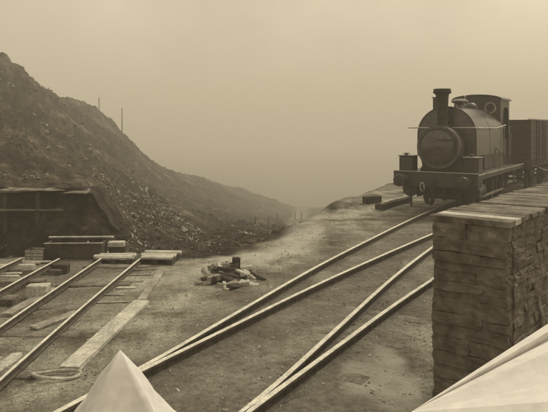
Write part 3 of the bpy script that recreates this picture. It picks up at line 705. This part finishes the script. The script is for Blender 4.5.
# saddle tank: round-topped front, straight sides
HW = .90; TB = 1.62; TZ = 2.26
arch = [(-HW, TB)]+[(-HW*math.cos(a_), TZ+(3.12-TZ)*math.sin(a_)) for a_ in np.linspace(0, math.pi, 33)]+[(HW, TB)]
bm = NB(); prism(bm, arch, 1.16, 4.71)
tk = obj('saddle_tank', bm, M['tankpaint'], lo, smooth=True)
bm = NB()
o_arch = [(x*1.012, TB+(z_-TB)*1.01) for x, z_ in arch]; i_arch = [(x*.975, TB+(z_-TB)*.98) for x, z_ in arch]
for yy0, yy1 in ((1.14, 1.158), (1.165, 1.20), (2.85, 2.89), (4.40, 4.44)):
    if yy0 < 1.15:
        A2 = [bm.verts.new((x, yy0, z_)) for x, z_ in o_arch]; B2 = [bm.verts.new((x, yy0, z_)) for x, z_ in i_arch]
        for k in range(len(A2)-1): bm.faces.new((A2[k], A2[k+1], B2[k+1], B2[k]))
    o2 = [(x*1.008, TB+(z_-TB)*1.007) for x, z_ in arch]
    A2 = [bm.verts.new((x, yy0, z_)) for x, z_ in o2]; B2 = [bm.verts.new((x, yy1, z_)) for x, z_ in o2]
    for k in range(len(A2)-1): bm.faces.new((A2[k], A2[k+1], B2[k+1], B2[k]))
obj('tank_band', bm, M['iron'], tk, smooth=True)
bm = NB()
for (x, z_) in [(p[0]*.94, TB+(p[1]-TB)*.955) for p in arch[::2]]: bmesh.ops.create_uvsphere(bm, u_segments=6, v_segments=4, radius=.02, matrix=Matrix.Translation((x, 1.15, z_)))
for k in range(28):
    a_ = 2*math.pi*k/28; bmesh.ops.create_uvsphere(bm, u_segments=6, v_segments=4, radius=.018, matrix=Matrix.Translation(((SR-.06)*math.cos(a_), .335, BZ+(SR-.06)*math.sin(a_))))
obj('rivets', bm, M['tankpaint'], tk)
bm = NB(); lathe(bm, [(.48, 1.21), (.48, 4.54)], (0, 0, 1.80), 'y', 28); obj('boiler_barrel', bm, M['soot'], lo, smooth=True)
# handrails
bm = NB(); tube(bm, [Vector((-1.16, 1.05, 2.47)), Vector((1.0, 1.05, 2.47)), Vector((1.03, 1.12, 2.47)), Vector((1.03, 3.2, 2.46)), Vector((1.03, 4.5, 2.56))], .021)
for p_ in ((-.8, 1.05), (.8, 1.05)): cyl(bm, (p_[0], 1.05, 2.47), (p_[0], 1.16, 2.47), .016, n=6)
for yy in (1.6, 3.0, 4.4): cyl(bm, (1.03, yy, 2.465), (.90, yy, 2.465), .016, n=6)
obj('handrail', bm, M['bright'], lo)
# square tank filler (left) and low safety-valve casing with a wide lid
bm = NB(); box(bm, -.60, -.26, 1.7, 2.1, 2.90, 3.42, .012); box(bm, -.63, -.23, 1.67, 2.13, 3.422, 3.45, .008); obj('tank_filler', bm, M['iron'], lo)
bm = NB(); lathe(bm, [(.16, -.06), (.12, .0), (.10, .10), (.20, .15), (.28, .19), (.27, .23), (.16, .28), (.001, .30)], (.02, 2.55, 3.12), n=24); obj('safety_valve_cover', bm, M['tankpaint'], lo, smooth=True)
bm = NB(); lathe(bm, [(.30, -.1), (.25, .0), (.24, .10), (.18, .20), (.08, .25), (.001, .26)], (.0, 3.95, 3.08), n=24); obj('steam_dome', bm, M['iron'], lo, smooth=True)
# cab: front plate with two round windows, side sheets, curved roof
CW = .80; CY0, CY1 = 4.72, 6.15; CZ = 3.46
def cab_plate(y0, y1, holes, z_lo):
    bm = NB(); pl_ = []
    n_ = 14
    outer = [(-CW, z_lo), (CW, z_lo), (CW, CZ)]+[(CW*math.cos(a_), CZ+.16*math.sin(a_)) for a_ in np.linspace(.1, math.pi-.1, n_)]+[(-CW, CZ)]
    prism(bm, outer, y0, y1); return bm
bm = cab_plate(CY0, CY0+.03, None, 1.142)
cf = obj('cab_front', bm, M['iron'], lo)
# real openings for the two spectacles
for sx in (-1, 1):
    bmc = NB(); cyl(bmc, (sx*.47, CY0-.2, 3.17), (sx*.47, CY0+.2, 3.17), .16, n=24)
    mec = bpy.data.meshes.new('cut'); bmc.to_mesh(mec); bmc.free(); oc = bpy.data.objects.new('cut', mec); COL.objects.link(oc)
    md = cf.modifiers.new('b', 'BOOLEAN'); md.object = oc; md.operation = 'DIFFERENCE'; md.solver = 'EXACT'
    dg = bpy.context.evaluated_depsgraph_get(); m2 = bpy.data.meshes.new_from_object(cf.evaluated_get(dg)); cf.modifiers.clear(); cf.data = m2
    bpy.data.objects.remove(oc)
    bm = NB()
    rings = []
    for q, t_ in ((.155, -.02), (.20, -.02), (.20, .0), (.155, .0)):
        rings.append([bm.verts.new((sx*.47+q*math.cos(2*math.pi*j/28), CY0+t_-.002, 3.17+q*math.sin(2*math.pi*j/28))) for j in range(28)])
    for A2, B2 in zip(rings, rings[1:]+rings[:1]):
        for j in range(28): bm.faces.new((A2[j], A2[(j+1) % 28], B2[(j+1) % 28], B2[j]))
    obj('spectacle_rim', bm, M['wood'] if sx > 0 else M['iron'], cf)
for sx in (-1, 1):
    bm = NB(); pr = [(CY0+.032, 1.142), (CY0+.45, 1.142), (CY0+.45, 2.15), (CY0+.38, 2.5), (CY0+.45, 3.05), (CY0+.60, 3.2), (CY1-.25, 3.2), (CY1-.15, 3.0), (CY1-.15, 1.142), (CY1, 1.142), (CY1, CZ), (CY0+.032, CZ)]
    A2 = [bm.verts.new((sx*CW-.012, y_, z_)) for y_, z_ in pr]; B2 = [bm.verts.new((sx*CW+.012, y_, z_)) for y_, z_ in pr]
    for k in range(len(pr)): bm.faces.new((A2[k], A2[(k+1) % len(pr)], B2[(k+1) % len(pr)], B2[k]))
    bm.faces.new(A2); bm.faces.new(B2); cs = obj('cab_side', bm, M['iron'], lo)
    bm = NB(); box(bm, sx*(CW-.03)-.01, sx*(CW-.03)+.01, CY0+.46, CY1-.16, 1.142, 2.05); obj('cab_door', bm, M['soot'], lo)
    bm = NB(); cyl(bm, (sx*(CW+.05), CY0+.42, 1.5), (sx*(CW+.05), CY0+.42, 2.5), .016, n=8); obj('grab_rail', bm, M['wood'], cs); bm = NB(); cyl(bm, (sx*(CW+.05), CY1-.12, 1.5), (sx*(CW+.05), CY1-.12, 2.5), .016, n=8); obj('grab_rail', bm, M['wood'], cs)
bm = cab_plate(CY1-.03, CY1-.002, None, 1.142)
for v in bm.verts: pass
obj('cab_back', bm, M['soot'], lo)
bm = NB(); RT = 18
t_o = [((CW+.07)*math.cos(a_), CZ+.01+.18*math.sin(a_)) for a_ in np.linspace(0, math.pi, RT)]; t_i = [((CW+.07)*math.cos(a_), CZ-.02+.18*math.sin(a_)) for a_ in np.linspace(math.pi, 0, RT)]
prism(bm, t_o+t_i, CY0-.08, CY1+.10); obj('cab_roof', bm, M['iron'], lo, smooth=True)
# coal bunker at the back
bm = NB(); box(bm, -.84, .84, CY1+.004, 6.55, 1.142, 2.25, .015); obj('bunker', bm, M['iron'], lo)
bm = NB(); box(bm, -1.2, 1.2, 6.601, 6.70, .74, 1.16, .01); obj('rear_beam', bm, M['iron'], lo)
# cylinders, motion, wheels
bm = NB(); box(bm, -.52, .52, 3.45, 4.38, .22, 1.05, .02); obj('ashpan_fill', bm, M['soot'], lo)  # solid box added to close off daylight and keep the underside dark
bm = NB(); box(bm, -.53, .53, .6, 1.3, .34, 1.0, .02); obj('valve_chest', bm, M['soot'], lo)
bm = NB(); box(bm, -.50, .50, 5.3, 6.3, .4, 1.05, .02); obj('drag_box', bm, M['soot'], lo)
for sx in (-1, 1):
    for yy in (2.45, 3.95):
        bm = NB(); box(bm, sx*.72-.04, sx*.72+.04, yy, yy+.10, .3, .98, .008); box(bm, sx*.72-.05, sx*.72+.05, yy-.16, yy-.01, .35, .72, .01); obj('brake_gear_fill', bm, M['soot'], lo)  # blocks added between the wheels to shut out daylight there
for sx in (-1, 1):
    bm = NB(); lathe(bm, [(.12, .50), (.24, .51), (.25, .54), (.23, .58), (.23, 1.28), (.25, 1.31), (.24, 1.35), (.06, 1.36)], (sx*.92, 0, .62), 'y', 24); box(bm, sx*.86-.2, sx*.86+.2, .56, 1.3, .80, 1.09, .02); obj('cylinder', bm, M['iron'], lo, smooth=True)
    for yy in (1.75, 3.25, 4.75): make_wheel(lo, sx*.715, yy, .50, sx)
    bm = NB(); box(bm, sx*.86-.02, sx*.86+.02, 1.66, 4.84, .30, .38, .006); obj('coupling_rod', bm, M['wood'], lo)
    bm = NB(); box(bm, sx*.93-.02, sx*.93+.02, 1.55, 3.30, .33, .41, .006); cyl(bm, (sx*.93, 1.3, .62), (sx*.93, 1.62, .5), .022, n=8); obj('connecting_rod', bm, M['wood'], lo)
for yy in (1.75, 3.25, 4.75):
    bm = NB(); cyl(bm, (-.70, yy, .5), (.70, yy, .5), .07, n=10); obj('axle', bm, M['soot'], lo)
for sx in (-1, 1):
    bm = NB(); box(bm, sx*.70-.16, sx*.70+.16, 2.3, 4.70, 1.142, 1.70, .02); obj('side_fill_box', bm, M['iron'], lo)  # boxes added to fill the gap under the tank so it stays dark
# injector pipe and side details on the near side
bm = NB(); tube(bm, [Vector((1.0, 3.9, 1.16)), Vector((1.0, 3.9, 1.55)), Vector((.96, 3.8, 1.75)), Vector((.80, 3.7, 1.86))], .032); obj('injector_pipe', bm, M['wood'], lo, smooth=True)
bm = NB(); tube(bm, [Vector((-.3, 4.3, 3.05)), Vector((-.3, 4.3, 3.5))], .02); lathe(bm, [(.02, .0), (.035, .02), (.035, .10), (.001, .12)], (-.3, 4.3, 3.5), n=10); obj('whistle', bm, M['bright'], lo, smooth=True)
for sx in (-1, 1):
    bm = NB(); box(bm, sx*.70-.04, sx*.70+.04, 2.15, 2.85, .94, .99); box(bm, sx*.70-.04, sx*.70+.04, 3.7, 4.4, .94, .99); obj('spring', bm, M['soot'], lo)

# ------------------------------------------------------------------ wagons
def make_wagon(label):
    r_ = empty('mineral_wagon', (0, 0, .006), 0, label, 'wagon', 'open mineral wagons behind the locomotive')
    L_, Wd, zf, zt = 4.3, .94, 1.18, 2.78
    bm = NB()
    for sx in (-1, 1): box(bm, sx*.86-.06, sx*.86+.06, .12, L_-.12, .92, 1.17, .008)
    for yy in (0, L_-.12): box(bm, -1.05, 1.05, yy, yy+.118, .90, 1.175, .008)
    obj('underframe', bm, M['darkwood'], r_)
    bm = NB(); box(bm, -Wd, Wd, .02, L_-.02, zf, zf+.05); obj('floor', bm, M['wagon'], r_)
    nb = 6; h_ = (zt-zf-.055)/nb
    for sx in (-1, 1):
        bm = NB()
        for k in range(nb): box(bm, sx*Wd-.03, sx*Wd+.03, .03, L_-.03, zf+.055+k*h_, zf+.055+(k+1)*h_-.008, .004)
        sd = obj('side_planks', bm, M['wagon'], r_)
        for yy in (.06, 1.25, 1.75, 2.5, 3.0, L_-.12):
            bm = NB(); x0_, x1_ = sorted((sx*(Wd+.032), sx*(Wd+.075))); box(bm, x0_, x1_, yy, yy+.07, 1.0, zt-.01, .004); obj('stanchion', bm, M['iron'], sd)
        bm = NB(); box(bm, sx*Wd-.045, sx*Wd+.045, .02, L_-.02, zt, zt+.03, .003); obj('capping', bm, M['wood'], sd)
        for yy in (.95, L_-.95): make_wheel(r_, sx*.715, yy, .44, sx)
        for yy in (.95, L_-.95):
            bm = NB(); box(bm, sx*.88-.05, sx*.88+.05, yy-.13, yy+.13, .34, .60, .01); box(bm, sx*.88-.035, sx*.88+.035, yy-.45, yy+.45, .70, .76, .01); box(bm, sx*.84-.01, sx*.84+.01, yy-.17, yy+.17, .34, .915); obj('axle_box', bm, M['soot'], r_)
        bm = NB(); tube(bm, [Vector((sx*1.0, 1.6, .88)), Vector((sx*1.02, 2.6, .72)), Vector((sx*1.02, 3.4, .66))], .022); obj('brake_lever', bm, M['wood'], r_)
    for yy in (.03, L_-.09):
        bm = NB()
        for k in range(nb): box(bm, -Wd+.034, Wd-.034, yy, yy+.06, zf+.055+k*h_, zf+.055+(k+1)*h_-.008, .004)
        obj('end_planks', bm, M['wagon'], r_)
    for yy, s_ in ((0, -1), (L_, 1)):
        for sx in (-1, 1):
            bm = NB(); cyl(bm, (sx*.87, yy, 1.04), (sx*.87, yy+s_*.30, 1.04), .08, n=12); cyl(bm, (sx*.87, yy+s_*.30, 1.04), (sx*.87, yy+s_*.34, 1.04), .17, n=18); obj('buffer', bm, M['iron'], r_)
    for yy in (.95, L_-.95):
        bm = NB(); cyl(bm, (-.7, yy, .44), (.7, yy, .44), .05, n=8); obj('axle', bm, M['soot'], r_)
    V = []; F = []; nx_, ny_ = 10, 20
    for j in range(ny_):
        for i in range(nx_): V.append((-Wd+.04+(2*Wd-.08)*i/(nx_-1), .1+(L_-.2)*j/(ny_-1), zt-.28+.18*math.sin(math.pi*i/(nx_-1))+random.uniform(-.04, .06)))
    for j in range(ny_-1):
        for i in range(nx_-1): a_ = j*nx_+i; F.append((a_, a_+1, a_+nx_+1, a_+nx_))
    obj('stone_load', (V, F), M['stone'], r_)
    return r_
labs = ['dark planked open wagon coupled directly behind the cab of the locomotive', 'dark planked open wagon second behind the locomotive, at the right picture edge', 'dark planked open wagon third behind the locomotive, farthest from it']
cl_ = catmull([(x, y, 0) for x, y in LINE_L], .1)
def along(start, dist):
    """walk the line centre; start = index nearest the engine rear"""
    acc = 0
    for i in range(start, len(cl_)-1):
        acc += (cl_[i+1]-cl_[i]).length
        if acc >= dist: return cl_[i+1], i+1
    return cl_[-1], len(cl_)-1
rear = Vector((lo.location.x+7.0*math.sin(-HEAD), lo.location.y+7.0*math.cos(-HEAD), 0))
i0 = min(range(len(cl_)), key=lambda i: (cl_[i]-rear).length)
w0 = None
for i in range(3):
    p0, ia = along(i0, .01+i*5.0); p1, ib = along(i0, i*5.0+4.3)
    o = make_wagon(labs[0]) if w0 is None else copy_tree(w0)
    w0 = w0 or o; o['label'] = labs[i]
    d = p1-p0; o.location = (p0.x, p0.y, .006); o.rotation_euler = (0, 0, -math.atan2(d.x, d.y))

# ------------------------------------------------------------------ haze
bm = NB(); box(bm, -2700, 2700, -14, 960, float(Z.min())-1, float(max(Z.max(), 14))+2)
hz = obj('haze', bm, bpy.data.materials.new('haze')); tag(hz, 'pale mist filling the valley', 'haze', kind='stuff')
hm = hz.data.materials[0]; hm.use_nodes = True; hm.node_tree.nodes.clear()
pv = hm.node_tree.nodes.new('ShaderNodeVolumePrincipled'); pv.inputs['Density'].default_value = HAZE; pv.inputs['Color'].default_value = (.97, .93, .83, 1)
ho = hm.node_tree.nodes.new('ShaderNodeOutputMaterial'); hm.node_tree.links.new(pv.outputs[0], ho.inputs['Volume'])

for o in bpy.data.objects:      # walls and tracks are things here, not setting
    if o.parent is None and o.get('category') and not o.get('kind'): o['kind'] = 'thing'
